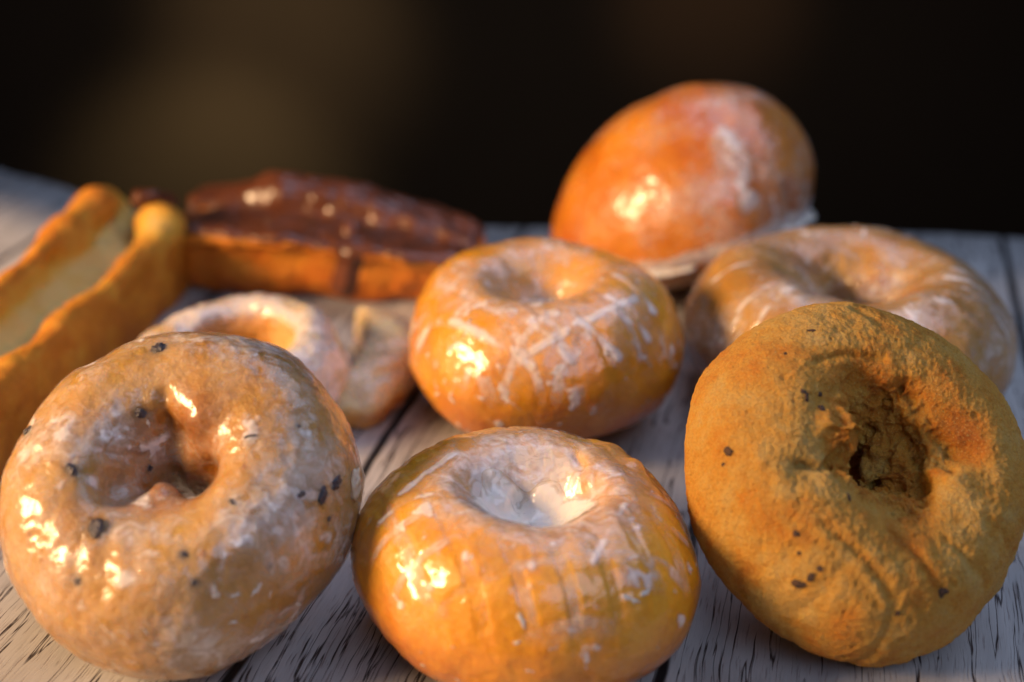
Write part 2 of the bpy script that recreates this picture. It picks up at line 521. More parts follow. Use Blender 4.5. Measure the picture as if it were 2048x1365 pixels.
def build_backdrop():
    m, nt, N, L = nodes_of('dark_wall_paint')
    v = coords(nt, 1.0)
    b = N.new('ShaderNodeBsdfPrincipled')
    L.new(mixc(nt, tex(nt, v, 2.5, 3), (0.020, 0.019, 0.018), (0.032, 0.029, 0.026)), b.inputs['Base Color'])
    b.inputs['Roughness'].default_value = 0.85; b.inputs['Specular IOR Level'].default_value = 0.15
    L.new(bump(nt, tex(nt, v, 60, 4), 0.1, 0.3), b.inputs['Normal'])
    o = N.new('ShaderNodeOutputMaterial'); L.new(b.outputs[0], o.inputs[0])
    y0 = 260.0; x0, x1, z0, z1 = -260, 260, -190, 150
    V = np.array([(x, y, z) for y in (y0, y0 + 6) for z in (z0, z1) for x in (x0, x1)], float)
    F = np.array([(0, 2, 3, 1), (4, 5, 7, 6), (0, 1, 5, 4), (2, 6, 7, 3), (0, 4, 6, 2), (1, 3, 7, 5)])
    w = link_mesh('dark_wall', V, F, m, smooth=False)
    w['kind'] = 'structure'
    # unseen spots added to make the blurred brown glow on the far wall
    spot('wall_glow_spot', (-56, 205, -45), (-58, 260, -70), 66, (1.0, 0.62, 0.25), 20)
    spot('wall_glow_spot', (-42, 205, -20), (-42, 260, -36), 60, (1.0, 0.60, 0.26), 15)
    spot('wall_glow_spot', (36, 205, -10), (36, 260, -30), 44, (1.0, 0.48, 0.20), 7)
build_backdrop()

# ============================================================ shared builders
def glaze_shell(S, g, parent, base, mat=None, thick=0.028, name='glaze', lift=0.012):
    """the glaze as a skin of its own: only where there is any, standing proud by its thickness"""
    g = np.clip(g, 0, 1.35)
    P = S.P + S.N * (lift + thick * g)[..., None]
    nu, nv = P.shape[:2]
    V, F, A = keep_faces(P.reshape(-1, 3), grid_faces(nu, nv, S.wrap), (g > 0.03).ravel(), {'glaze': g})
    if not S.flip: pass
    return link_mesh(name, V, F, mat or M_glaze, parent, base, A)

def body(S, tone, mat, parent, base, name='dough', stain=None):
    nu, nv = S.P.shape[:2]
    F = grid_faces(nu, nv, S.wrap)
    return link_mesh(name, S.fp, F, mat, parent, base, {'tone': np.clip(tone, 0, 1), 'stain': np.clip(stain, 0, 1) if stain is not None else np.zeros(S.P.shape[:2])})

def lump(name, p, n, rad, mat, parent, base, seed=0, flat=0.6, sink=0.25, rough=0.35, stretch=(1, 1)):
    """a small irregular morsel sitting on a surface"""
    nu, nv = 28, 18
    u = np.linspace(0, 2 * np.pi, nu, endpoint=False)[:, None]; v = np.linspace(0.02, np.pi - 0.02, nv)[None, :]
    D = np.stack([np.cos(u) * np.sin(v), np.sin(u) * np.sin(v), np.cos(v) + 0 * u], -1)
    D = D * (1 + rough * fbm(D + seed * 3.7, 1.6, 3, seed))[..., None]
    D = D * np.array([stretch[0], stretch[1], flat]) * rad
    P = frame(D, n, p + n * rad * (flat - sink - 0.35), seed)
    iu = np.arange(nu)[:, None]; iv = np.arange(nv - 1)[None, :]
    a = iu * nv + iv; b = ((iu + 1) % nu) * nv + iv
    F = np.stack([a, a + 1, b + 1, b], -1).reshape(-1, 4)
    return link_mesh(name, P.reshape(-1, 3), F, mat, parent, base)

def flakes(S, spots, parent, base, seed, name='glaze_flake'):
    for k, (px, py, r) in enumerate(spots):
        p, n = S.at(px, py)
        rr = random.Random(seed + k)
        lump(name, p, n, r, M_flake, parent, base, seed + k, flat=0.22, sink=0.0, rough=0.9, stretch=(rr.uniform(1.2, 2.2), rr.uniform(0.4, 0.7)))

def rack_lines(P2, ang, step, width, seed, amt=0.06):
    """the lines a cooling rack leaves in glaze: P2 = local x,y"""
    q = P2[..., 0] * math.cos(ang) + P2[..., 1] * math.sin(ang)
    q = q + amt * fbm(np.concatenate([P2, np.zeros_like(P2[..., :1])], -1), 0.7, 3, seed)
    d = np.abs((q / step) % 1.0 - 0.5) * step
    return 1 - ss(width * 0.45, width, d)

YP = [(.10,-.50),(.07,-.2),(.09,.05),(.16,.27),(.30,.46),(.48,.58),(.64,.60),(.80,.50),(.93,.30),(1.0,.04),
      (.98,-.20),(.88,-.42),(.72,-.57),(.50,-.62),(.28,-.60),(.15,-.56)]

def lobes(seed, amps):
    rr = random.Random(seed); ph = [rr.uniform(0, 6.28) for _ in amps]
    return lambda u: 1 + sum(a * np.cos((k + 2) * u + ph[k]) for k, a in enumerate(amps))

# ============================================================ front glazed ring
FP2 = [(.004,.26),(.07,.265),(.15,.30),(.24,.39),(.34,.475),(.46,.525),(.61,.515),(.78,.44),(.92,.28),(1.0,.05),(.985,-.14),(.90,-.31),(.73,-.43),(.5,-.46),(.25,-.45),(.004,-.45),(.003,-.25),(.003,0),(.003,.18)]
MP2 = [(.004,.14),(.06,.15),(.12,.22),(.20,.34),(.31,.45),(.46,.525),(.62,.52),(.79,.44),(.93,.27),(1.0,.05),(.985,-.14),(.90,-.31),(.73,-.43),(.5,-.46),(.25,-.45),(.004,-.45),(.003,-.25),(.003,-.05),(.003,.08)]
FP = [(.08,-.40),(.05,-.12),(.05,.10),(.10,.24),(.20,.36),(.34,.48),(.48,.535),(.62,.51),(.78,.40),(.92,.21),(1.0,-.03),(.985,-.20),(.90,-.34),(.74,-.43),(.5,-.46),(.25,-.44)]
def front_ring():
    c = pt(1056, 1122, 35.3)
    R = 4.25
    loc = ring(FP2, R, out=lobes(3, [0.012, 0.010, 0.006]))
    loc[..., 0] *= 1 + 0.18 * ss(0.5, 0.2, np.hypot(loc[..., 0], loc[..., 1]) / R) * (loc[..., 2] > 0)
    loc[..., 2] *= 1.0
    P = frame(loc, (0.03, -0.03, 1.0), c)
    S = Surf(P)
    lx, ly, lz = loc[..., 0], loc[..., 1], loc[..., 2]
    r = np.hypot(lx, ly) / R
    top = ss(0.0, 0.9, lz / R + 0.25)
    S.push(0.16 * fbm(P, 0.28, 2, 5) + 0.05 * fbm(P, 0.9, 3, 9))
    # dent with two knobs on the far right edge
    S.push(-0.22 * np.exp(-(S.dist(1205, 880) / 0.35) ** 2) + 0.20 * np.exp(-(S.dist(1215, 880) / 0.45) ** 2)
           + 0.13 * np.exp(-(S.dist(1285, 900) / 0.3) ** 2) - 0.2 * np.exp(-(S.dist(1165, 868) / 0.35) ** 2))
    L1 = rack_lines(loc[..., :2], math.radians(22), 0.98, 0.22, 1)
    L2 = rack_lines(loc[..., :2], math.radians(103), 1.15, 0.18, 2)
    band = ss(0.52, 0.72, r) * ss(0.06, 0.30, lz / R)
    # a fold in the near lip and petals round the dimple
    S.push(-0.35 * np.exp(-(S.dist(1042, 998) / 0.28) ** 2) * (r < 0.5) + 0.18 * np.exp(-(S.dist(1005, 1000) / 0.25) ** 2) + 0.16 * np.exp(-(S.dist(1165, 950) / 0.35) ** 2) - 0.12 * np.exp(-(S.sdist([(1150, 905), (1165, 935)]) / 0.15) ** 2))
    smooth(S, (r < 0.12).astype(float), 30)
    S.push(-0.030 * np.maximum(L1, 0.6 * L2) * band + 0.010 * fbm(P, 4.0, 3, 12))
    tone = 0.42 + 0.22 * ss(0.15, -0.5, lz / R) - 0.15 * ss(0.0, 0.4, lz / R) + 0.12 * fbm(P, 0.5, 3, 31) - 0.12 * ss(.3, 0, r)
    B = np.array([c[0], c[1], 0.0])
    t = thing('glazed_donut', 'shiny golden ring donut front and centre, white glaze pooled in its middle', 'donut', B, 'sugar glazed ring donuts')
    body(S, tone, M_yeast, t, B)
    n1 = fbm(P, 0.55, 4, 41); n2 = fbm(P, 2.2, 4, 43); n3 = ridged(P, 1.3, 3, 47)
    film = 0.80 * top * ss(-0.7, 0.5, n1 + 0.6 * (1 - r) + 0.25) * ss(0.95, 0.45, r) + 0.04 * top
    lines = np.maximum(L1 * 0.60, L2 * 0.75) * band * ss(-0.5, 0.15, n1 + 0.3 * n2)
    for px, w in (((860, 985), (760, 1040)), ((985, 1010), (930, 1110)), ((1100, 1010), (1060, 1130)), ((1250, 1005), (1185, 1120)), ((905, 905), (800, 985))):
        lines = np.maximum(lines, 1.25 * np.exp(-(S.sdist([px, w]) / 0.14) ** 2) * ss(-0.7, 0.1, n2 + 0.4))
    skirt = 0.72 * ss(-0.10, -0.40, lz / R) * ss(-0.5, 0.3, n1 + 0.35)
    rightp = 1.2 * np.exp(-(S.dist(1285, 1150) / 0.55) ** 2) * ss(0.0, 0.35, n3 - 0.35 + 0.3 * n2)
    rightp += 0.9 * np.exp(-(S.dist(1270, 1050) / 0.5) ** 2) * ss(0.1, 0.5, n3 - 0.3)
    blot = 1.0 * ss(0.40, 0.75, n2 + 0.35 * n1) * ss(-0.5, 0.1, lz / R + .2)
    centre = 0.95 * ss(0.52, 0.34, r + 0.10 * n1 + 0.05 * np.cos(np.arctan2(ly, lx) * 2)) * (lz > -1)
    g = np.maximum.reduce([film, lines, skirt, rightp, blot, centre])
    glaze_shell(S, g, t, B)
    # glaze pooled in the middle: a thick irregular lobe of set white icing
    k1 = fbm(P, 0.8, 3, 61); ang = np.arctan2(ly, lx)
    lim = 0.36 + 0.05 * np.cos(2 * ang + 0.4) + 0.04 * np.cos(5 * ang + 1.0) + 0.06 * k1
    pool = ss(lim, lim - 0.15, r) * (lz > 0)
    glaze_shell(S, pool * (1.05 + 0.25 * fbm(P, 1.0, 2, 62)), t, B, M_glaze_thick, thick=0.10, name='glaze_pool', lift=-0.02)
    flakes(S, [(1385, 1135, 0.07), (1398, 1128, 0.06), (1250, 1010, 0.08), (1270, 1200, 0.12), (1296, 1185, 0.10), (1040, 1240, 0.10), (1030, 1290, 0.08), (940, 1110, 0.07), (1225, 945, 0.07)], t, B, 60)
    return S
S_front = front_ring()

# ============================================================ middle glazed ring
def middle_ring():
    c = pt(1087, 682, 45.6)
    R = 4.36
    loc = ring(MP2, R, out=lobes(8, [0.015, 0.012, 0.008]))
    loc[..., 2] *= 1.03
    P = frame(loc, (-0.03, -0.05, 1.0), c)
    S = Surf(P)
    lz = loc[..., 2]; r = np.hypot(loc[..., 0], loc[..., 1]) / R
    S.push(0.15 * fbm(P, 0.3, 2, 105) + 0.05 * fbm(P, 0.9, 3, 109))
    L1 = rack_lines(loc[..., :2], math.radians(35), 1.05, 0.20, 101)
    L2 = rack_lines(loc[..., :2], math.radians(-42), 1.25, 0.20, 102)
    band = ss(0.40, 0.6, r) * ss(-0.12, 0.2, lz / R)
    S.push(-0.015 * np.maximum(L1, L2) * band + 0.012 * fbm(P, 3.5, 3, 12))
    tone = 0.42 + 0.28 * ss(0.1, -0.5, lz / R) - 0.12 * ss(0.1, 0.5, lz / R) + 0.12 * fbm(P, 0.5, 3, 131)
    B = np.array([c[0], c[1], 0.0])
    t = thing('glazed_donut', 'tall golden glazed ring donut behind the front one, crossed by white glaze lines', 'donut', B, 'sugar glazed ring donuts')
    body(S, tone, M_yeast, t, B)
    n1 = fbm(P, 0.55, 4, 141); n2 = fbm(P, 2.0, 4, 143); n3 = ridged(P, 1.2, 3, 147)
    top = ss(0.0, 0.9, lz / R + 0.3)
    film = 0.62 * top * ss(-0.5, 0.6, n1 + 0.9 * (1 - r)) + 0.05 * top
    lines = 0.85 * np.maximum(L1, L2) * band * ss(-0.3, 0.25, n1 + 0.5 * n2)
    for st in ([(900, 640), (960, 665), (1060, 735)], [(1060, 640), (1145, 720)], [(1060, 700), (1130, 660)], [(1160, 640), (1240, 715)],
               [(1215, 590), (1300, 680)], [(1180, 635), (1270, 595)], [(850, 660), (835, 690)], [(1230, 545), (1310, 620)]):
        lines = np.maximum(lines, 1.35 * np.exp(-(S.sdist(st) / 0.18) ** 2) * ss(-0.9, -0.1, n2 + 0.45))
    skirt = 0.45 * ss(-0.30, -0.50, lz / R) * ss(-0.5, 0.3, n1 + 0.35)
    side = 1.05 * ss(0.20, 0.50, n2 + 0.4 * n1 - 0.1) * ss(-0.8, 0.2, lz / R + 0.35)
    drip = 0.5 * np.exp(-(S.dist(1180, 800) / 0.8) ** 2) * ss(-0.3, 0.3, n2) + 0.6 * np.exp(-(S.dist(905, 770) / 0.45) ** 2) * ss(-0.1, 0.3, n3 - 0.4)
    centre = 0.7 * ss(0.38, 0.15, r)
    g = np.maximum.reduce([film, lines, skirt, side, drip, centre])
    glaze_shell(S, g, t, B)
    lim = 0.20 + 0.05 * n1
    glaze_shell(S, ss(lim, lim - 0.06, r) * (lz > 0) * 1.0, t, B, M_glaze_thick, thick=0.09, name='glaze_pool', lift=-0.02)
    flakes(S, [(870, 790, 0.12), (885, 765, 0.09), (1120, 735, 0.12), (1215, 700, 0.10), (905, 690, 0.14), (930, 650, 0.12), (1240, 720, 0.08), (850, 710, 0.08)], t, B, 90)
    return S
S_mid = middle_ring()

# ============================================================ large glazed ring at the back right
def back_ring():
    c = pt(1694, 660, 46.8)
    R = 5.28
    prof = [(.12,-.36),(.10,-.12),(.15,.08),(.26,.26),(.42,.38),(.60,.43),(.78,.37),(.92,.22),(1.0,.02),
            (.97,-.18),(.86,-.32),(.68,-.42),(.45,-.44),(.22,-.42)]
    loc = ring(prof, R, out=lobes(18, [0.015, 0.012, 0.010]), hole=lambda u: 0.04 + 0.05 * np.cos(3 * u + 1))
    P = frame(loc, (0.0, -0.03, 1.0), c)
    S = Surf(P)
    lz = loc[..., 2]; r = np.hypot(loc[..., 0], loc[..., 1]) / R
    inner = ss(0.5, 0.2, r)
    S.push(0.18 * fbm(P, 0.3, 2, 205) + 0.05 * fbm(P, 0.9, 3, 209) + inner * 0.22 * fbm(P, 0.9, 3, 216))
    S.push(0.014 * fbm(P, 3.5, 3, 212))
    tone = 0.42 + 0.2 * ss(0.1, -0.4, lz / R) + 0.16 * fbm(P, 0.5, 3, 231) + 0.3 * inner * ss(-0.2, 0.4, fbm(P, 0.8, 2, 8))
    B = np.array([c[0], c[1], 0.0])
    t = thing('glazed_donut', 'widest ring donut, thinly glazed, lying flat behind the plain brown one', 'donut', B, 'sugar glazed ring donuts')
    body(S, tone, M_berry, t, B)
    n1 = fbm(P, 0.5, 4, 241); n2 = fbm(P, 1.6, 4, 243)
    ang = np.arctan2(loc[..., 1], loc[..., 0])
    Q = np.stack([np.cos(ang) * 3.2, np.sin(ang) * 3.2, r * 1.2], -1)
    streak = fbm(Q, 2.2, 4, 250)
    film = 0.74 * ss(-0.9, 0.5, n1) * ss(-0.45, 0.1, lz / R)
    st = 1.2 * ss(0.15, 0.50, streak + 0.25 * n2) * ss(0.35, 0.6, r) * ss(-0.3, 0.0, lz / R)
    bl = 0.7 * ss(0.38, 0.7, n2 + 0.3 * n1)
    g = np.maximum.reduce([film, st, bl])
    glaze_shell(S, g, t, B)
    return S
S_back = back_ring()

# ============================================================ blueberry glazed ring, front left
BITS = [(318, 692, 0.19, (1, 1)), (190, 1051, 0.21, (1.2, .8)), (146, 935, 0.13, (1.4, .7)), (305, 938, 0.08, (1, 1)),
                                          (368, 1104, 0.10, (.8, 1.1)), (461, 1000, 0.09, (1.3, .8)), (503, 869, 0.10, (1.5, .6)), (601, 848, 0.035, (1, 1)),
                                          (650, 990, 0.15, (1.4, .9)), (676, 965, 0.16, (.8, 1.3)), (605, 988, 0.12, (1.2, .8)), (32, 842, 0.14, (1, 1)),
                                          (286, 829, 0.13, (1.1, .9)), (663, 1040, 0.06, (1, 1)), (150, 1165, 0.09, (1, 1)), (392, 1168, 0.07, (1, 1)), (545, 1135, 0.05, (1, 1))]
def berry_ring():
    c = pt(361, 990, 35.1)
    R = 4.37
    prof = [(.15,-.40),(.11,-.12),(.13,.12),(.22,.32),(.36,.45),(.52,.50),(.68,.48),(.84,.37),(.95,.20),(1.0,.0),
            (.98,-.20),(.88,-.36),(.72,-.46),(.50,-.49),(.26,-.47)]
    loc = ring(prof, R, 760, 380, out=lobes(27, [0.020, 0.012, 0.010, 0.006]), hole=lambda u: 0.0 + 0.045 * np.cos(2 * u + 0.5) + 0.025 * np.cos(3 * u + 1))
    P = frame(loc, cam_dir(-0.05, 0.50, 0.86), c)
    S = Surf(P)
    lz = loc[..., 2]; r = np.hypot(loc[..., 0], loc[..., 1]) / R
    S.push(0.16 * fbm(P, 0.3, 2, 305) + 0.06 * fbm(P, 0.8, 3, 309))
    G = lambda x, y, s: np.exp(-(S.dist(x, y) / s) ** 2)
    # folds of the hole: a wedge of dough rising from the near wall between two pits
    a = -0.40 * G(238, 975, 0.50) - 0.40 * G(418, 955, 0.40) - 0.30 * G(345, 880, 0.40)
    a = a + 0.45 * G(325, 990, 0.40) + 0.30 * G(395, 835, 0.45)
    S.push(a)
    smooth(S, ss(0.50, 0.30, r) * (lz > -0.3 * R), 40)
    S.push(-0.16 * np.exp(-(S.sdist([(322, 790), (335, 850)]) / 0.18) ** 2)
           - 0.10 * np.exp(-(S.sdist([(215, 900), (290, 915)]) / 0.14) ** 2))
    smooth(S, ss(0.50, 0.30, r) * (lz > -0.3 * R), 12)
    n2 = fbm(P, 2.1, 4, 343)
    rp = ridged(P, 0.9, 3, 377)
    S.push(0.012 * fbm(P, 2.6, 2, 312) + 0.03 * (rp - 0.6) * ss(0.2, 0.6, r))
    # fine wrinkles on the near left where the glaze ran
    wr = np.sin((S.P @ np.array([0.80, -0.35, 0.3])) * 9.0 + 3 * fbm(P, 0.8, 2, 5))
    S.push(0.022 * wr * np.exp(-(S.dist(190, 1110) / 1.1) ** 2))
    pit = worley(P, 1.5, 7)
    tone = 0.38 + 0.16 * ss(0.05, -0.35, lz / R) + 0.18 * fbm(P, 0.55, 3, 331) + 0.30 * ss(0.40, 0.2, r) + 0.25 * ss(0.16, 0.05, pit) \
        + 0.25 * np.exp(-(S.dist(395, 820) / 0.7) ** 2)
    B = np.array([c[0], c[1], 0.0])
    t = thing('blueberry_donut', 'glazed ring donut at front left dotted with dark blueberry bits', 'donut', B)
    stain = np.zeros(P.shape[:2])
    for px, py, rr, st in BITS:
        stain = np.maximum(stain, 0.75 * np.exp(-(S.dist(px, py) / (rr * 1.5 + 0.04)) ** 2) * ss(-0.6, 0.2, n2 + 0.2))
    stain = np.maximum(stain, 0.55 * np.exp(-(S.dist(640, 985) / 0.55) ** 2) * ss(-0.3, 0.3, fbm(P, 2.4, 3, 90)))
    body(S, tone, M_berry, t, B, stain=stain)
    n1 = fbm(P, 0.55, 4, 341); n3 = ridged(P, 1.5, 3, 347)
    film = 0.42 + 0.38 * ss(-0.4, 0.6, n1 + 0.35 * n2)
    film = film * (1 - 0.80 * ss(0.25, 0.6, fbm(P, 0.9, 4, 388) + 0.3 * n2)) * (1 - 0.5 * np.exp(-(S.dist(395, 820) / 0.6) ** 2))
    vein = 1.25 * ss(0.05, 0.75, fbm(P, 1.1, 4, 371) + 0.2 * n1)
    lower = 0.55 * ss(-0.18, -0.40, lz / R) * ss(-0.6, 0.2, n1 + 0.3)
    crust = 1.2 * ss(0.25, 0.5, fbm(P, 2.6, 4, 399) + 0.25 * n1) * np.exp(-((lz / R + 0.22) / 0.16) ** 2)
    streaks = 1.1 * np.exp(-(S.sdist([(560, 1060), (470, 1090), (440, 1180)]) / 0.25) ** 2) * ss(-0.3, 0.2, n2)
    white = 1.2 * np.exp(-(S.sdist([(215, 870), (300, 905), (330, 880)]) / 0.24) ** 2) * ss(-0.5, 0.0, n2)
    g = np.maximum.reduce([film, vein * 0.8, lower, crust, streaks, white])
    glaze_shell(S, g, t, B)
    for k, (px, py, rr, st) in enumerate(BITS):
        p, n = S.at(px, py)
        lump('blueberry_piece', p, n, rr, M_fruit, t, B, 500 + k, flat=0.55, sink=0.20, rough=0.45, stretch=st)
    flakes(S, [(478, 1192, 0.10), (518, 1182, 0.13), (545, 1190, 0.07), (440, 1190, 0.08), (290, 1268, 0.08), (620, 1100, 0.07), (600, 1210, 0.08), (470, 1250, 0.10), (300, 850, 0.07)], t, B, 130)
    # a foot of set glaze and a tab at the right side
    p, n = S.at(712, 970)
    lump('glaze_drip', p, n, 0.30, M_glaze_drip, t, B, 4, flat=0.5, sink=0.0, rough=0.4, stretch=(0.6, 1.3))
    return S
M_glaze_drip = simple_mat('set_glaze_drip', (0.55, 0.36, 0.22), (0.66, 0.48, 0.34), 2.0, 0.22, 0.6, 0.03, sss=0.5)
S_berry = berry_ring()

# ============================================================ plain cake ring, front right
def cake_ring():
    c = pt(1722, 945, 35.6)
    R = 4.56
    prof = [(.20,-.40),(.14,-.15),(.14,.05),(.20,.20),(.36,.34),(.54,.41),(.72,.38),(.88,.26),(.97,.08),(1.0,-.08),
            (.97,-.22),(.86,-.36),(.70,-.44),(.48,-.46),(.30,-.45)]
    loc = ring(prof, R, 860, 420, out=lobes(35, [0.012, 0.012, 0.008, 0.006]), hole=lambda u: 0.015 + 0.035 * np.cos(2 * u + 2.2) + 0.03 * np.cos(3 * u + 0.4))
    P = frame(loc, cam_dir(0.25, 0.40, 0.87), c)
    S = Surf(P)
    lz = loc[..., 2]; r = np.hypot(loc[..., 0], loc[..., 1]) / R
    S.push(0.14 * fbm(P, 0.3, 2, 405) + 0.05 * fbm(P, 0.9, 3, 409))
    G = lambda x, y, s: np.exp(-(S.dist(x, y) / s) ** 2)
    S.push(0.75 * G(1670, 865, 0.55) + 0.65 * G(1760, 955, 0.50) + 0.35 * G(1900, 960, 0.5) - 0.20 * G(1610, 935, 0.45)
           - 0.30 * G(1840, 960, 0.18) - 0.2 * G(1800, 880, 0.5) - 0.15 * G(1930, 900, 0.4) - 0.2 * G(1720, 760, 0.4))
    S.push(-0.20 * np.exp(-(S.sdist([(1600, 925), (1650, 930), (1700, 905)]) / 0.10) ** 2)
           - 0.10 * np.exp(-(S.sdist([(1640, 715), (1700, 705), (1770, 715)]) / 0.10) ** 2))
    inner = np.clip(ss(0.44, 0.30, r + 0.10 * fbm(P, 0.9, 3, 66)), 0, 1) * ss(-0.45, -0.2, lz / R)
    # torn crumb in the hole
    tear = fbm(P, 1.4, 3, 71)
    S.push(inner * (0.26 * tear + 0.20 * (ridged(P, 1.8, 4, 73) - 0.55) - 0.16 * worley(P, 1.6, 74)))
    S.P = S.P + (inner * 0.07)[..., None] * np.stack([fbm(P, 4.0, 3, 81), fbm(P, 4.0, 3, 83), fbm(P, 4.0, 3, 85)], -1)
    S.refresh()
    # open pores
    w = worley(P, 2.6, 91)
    S.push(-0.09 * inner * ss(0.33, 0.10, w) - 0.05 * ss(0.16, 0.06, worley(P, 1.1, 93)))
    # creases the rack pressed into the lower right
    cr = np.zeros(P.shape[:2])
    for stl in ([(1575, 1035), (1640, 1090), (1720, 1160), (1760, 1215)], [(1655, 1045), (1730, 1110), (1790, 1190)],
                [(1790, 1060), (1845, 1110), (1880, 1175)], [(1900, 1075), (1950, 1130), (1985, 1170)], [(1985, 1040), (2035, 1105)],
                [(1470, 990), (1560, 1060)]):
        cr = np.maximum(cr, (0.5 if stl[0][0] < 1600 else 1.2) * np.exp(-(S.sdist(stl) / 0.13) ** 2))
    S.push(-0.06 * cr)
    ang = np.arctan2(loc[..., 1], loc[..., 0])
    rib = np.maximum(0, np.cos(ang * 17 + 2.0 * fbm(P, 0.5, 2, 97))) ** 5
    side = ss(0.66, 0.80, r) * ss(-0.36, -0.15, lz / R) * ss(0.1, 0.5, (S.x - 1500) / 500 * 0.7 + (S.y - 950) / 400 - 0.25).reshape(r.shape)
    S.push(-0.05 * rib * side)
    for stl in ([(1870, 635), (1880, 670)], [(1905, 650), (1925, 680)], [(1720, 615), (1760, 640)]):
        S.push(-0.08 * np.exp(-(S.sdist(stl) / 0.15) ** 2))
    S.push(0.035 * fbm(P, 2.2, 4, 412) + 0.022 * fbm(P, 8.0, 3, 414) - 0.03 * ss(0.20, 0.08, worley(P, 3.0, 415)) * (1 - inner))
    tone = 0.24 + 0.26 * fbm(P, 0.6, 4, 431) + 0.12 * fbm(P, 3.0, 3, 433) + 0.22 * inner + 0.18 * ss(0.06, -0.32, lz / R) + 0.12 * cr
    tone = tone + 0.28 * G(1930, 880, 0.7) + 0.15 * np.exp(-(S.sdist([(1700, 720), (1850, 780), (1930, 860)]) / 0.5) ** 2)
    tone = tone * (1 - 0.75 * inner) + 0.75 * inner * (0.36 + 0.45 * fbm(P, 1.3, 4, 77))
    deep = 0.6 * inner * ss(-0.02, -0.25, lz / R)
    tone = tone * (1 - deep) + 0.12 * deep
    B = np.array([c[0], c[1], 0.0])
    t = thing('cake_donut', 'plain unglazed brown cake donut at right with a ragged torn hole', 'donut', B)
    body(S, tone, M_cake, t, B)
    for k, (px, py, rr, st) in enumerate([(1608, 778, 0.07, (1.2, .8)), (1618, 790, 0.08, (.7, 1.5)), (1646, 790, 0.06, (1, 1)), (1643, 812, 0.09, (1.3, .9)),
                                          (1450, 905, 0.10, (.9, 1.2)), (1443, 925, 0.06, (1, 1)), (1592, 1168, 0.14, (1.2, .8)), (1617, 1156, 0.09, (1.2, .8)),
                                          (1636, 1142, 0.07, (1, 1)), (1886, 1186, 0.12, (.8, 1.3)), (1625, 656, 0.06, (1.8, .6)), (1572, 702, 0.04, (1, 1)),
                                          (1702, 990, 0.08, (1.2, .7)), (1590, 1062, 0.07, (1, 1)), (1592, 1108, 0.05, (1, 1)), (1790, 1230, 0.06, (1, 1))]):
        p, n = S.at(px, py)
        lump('dark_bit', p, n, rr, M_dark_bit, t, B, 700 + k, flat=0.35, sink=0.08, rough=0.6, stretch=st)  # dark lumps standing for the small dark pits in the crust
    return S
S_cake = cake_ring()

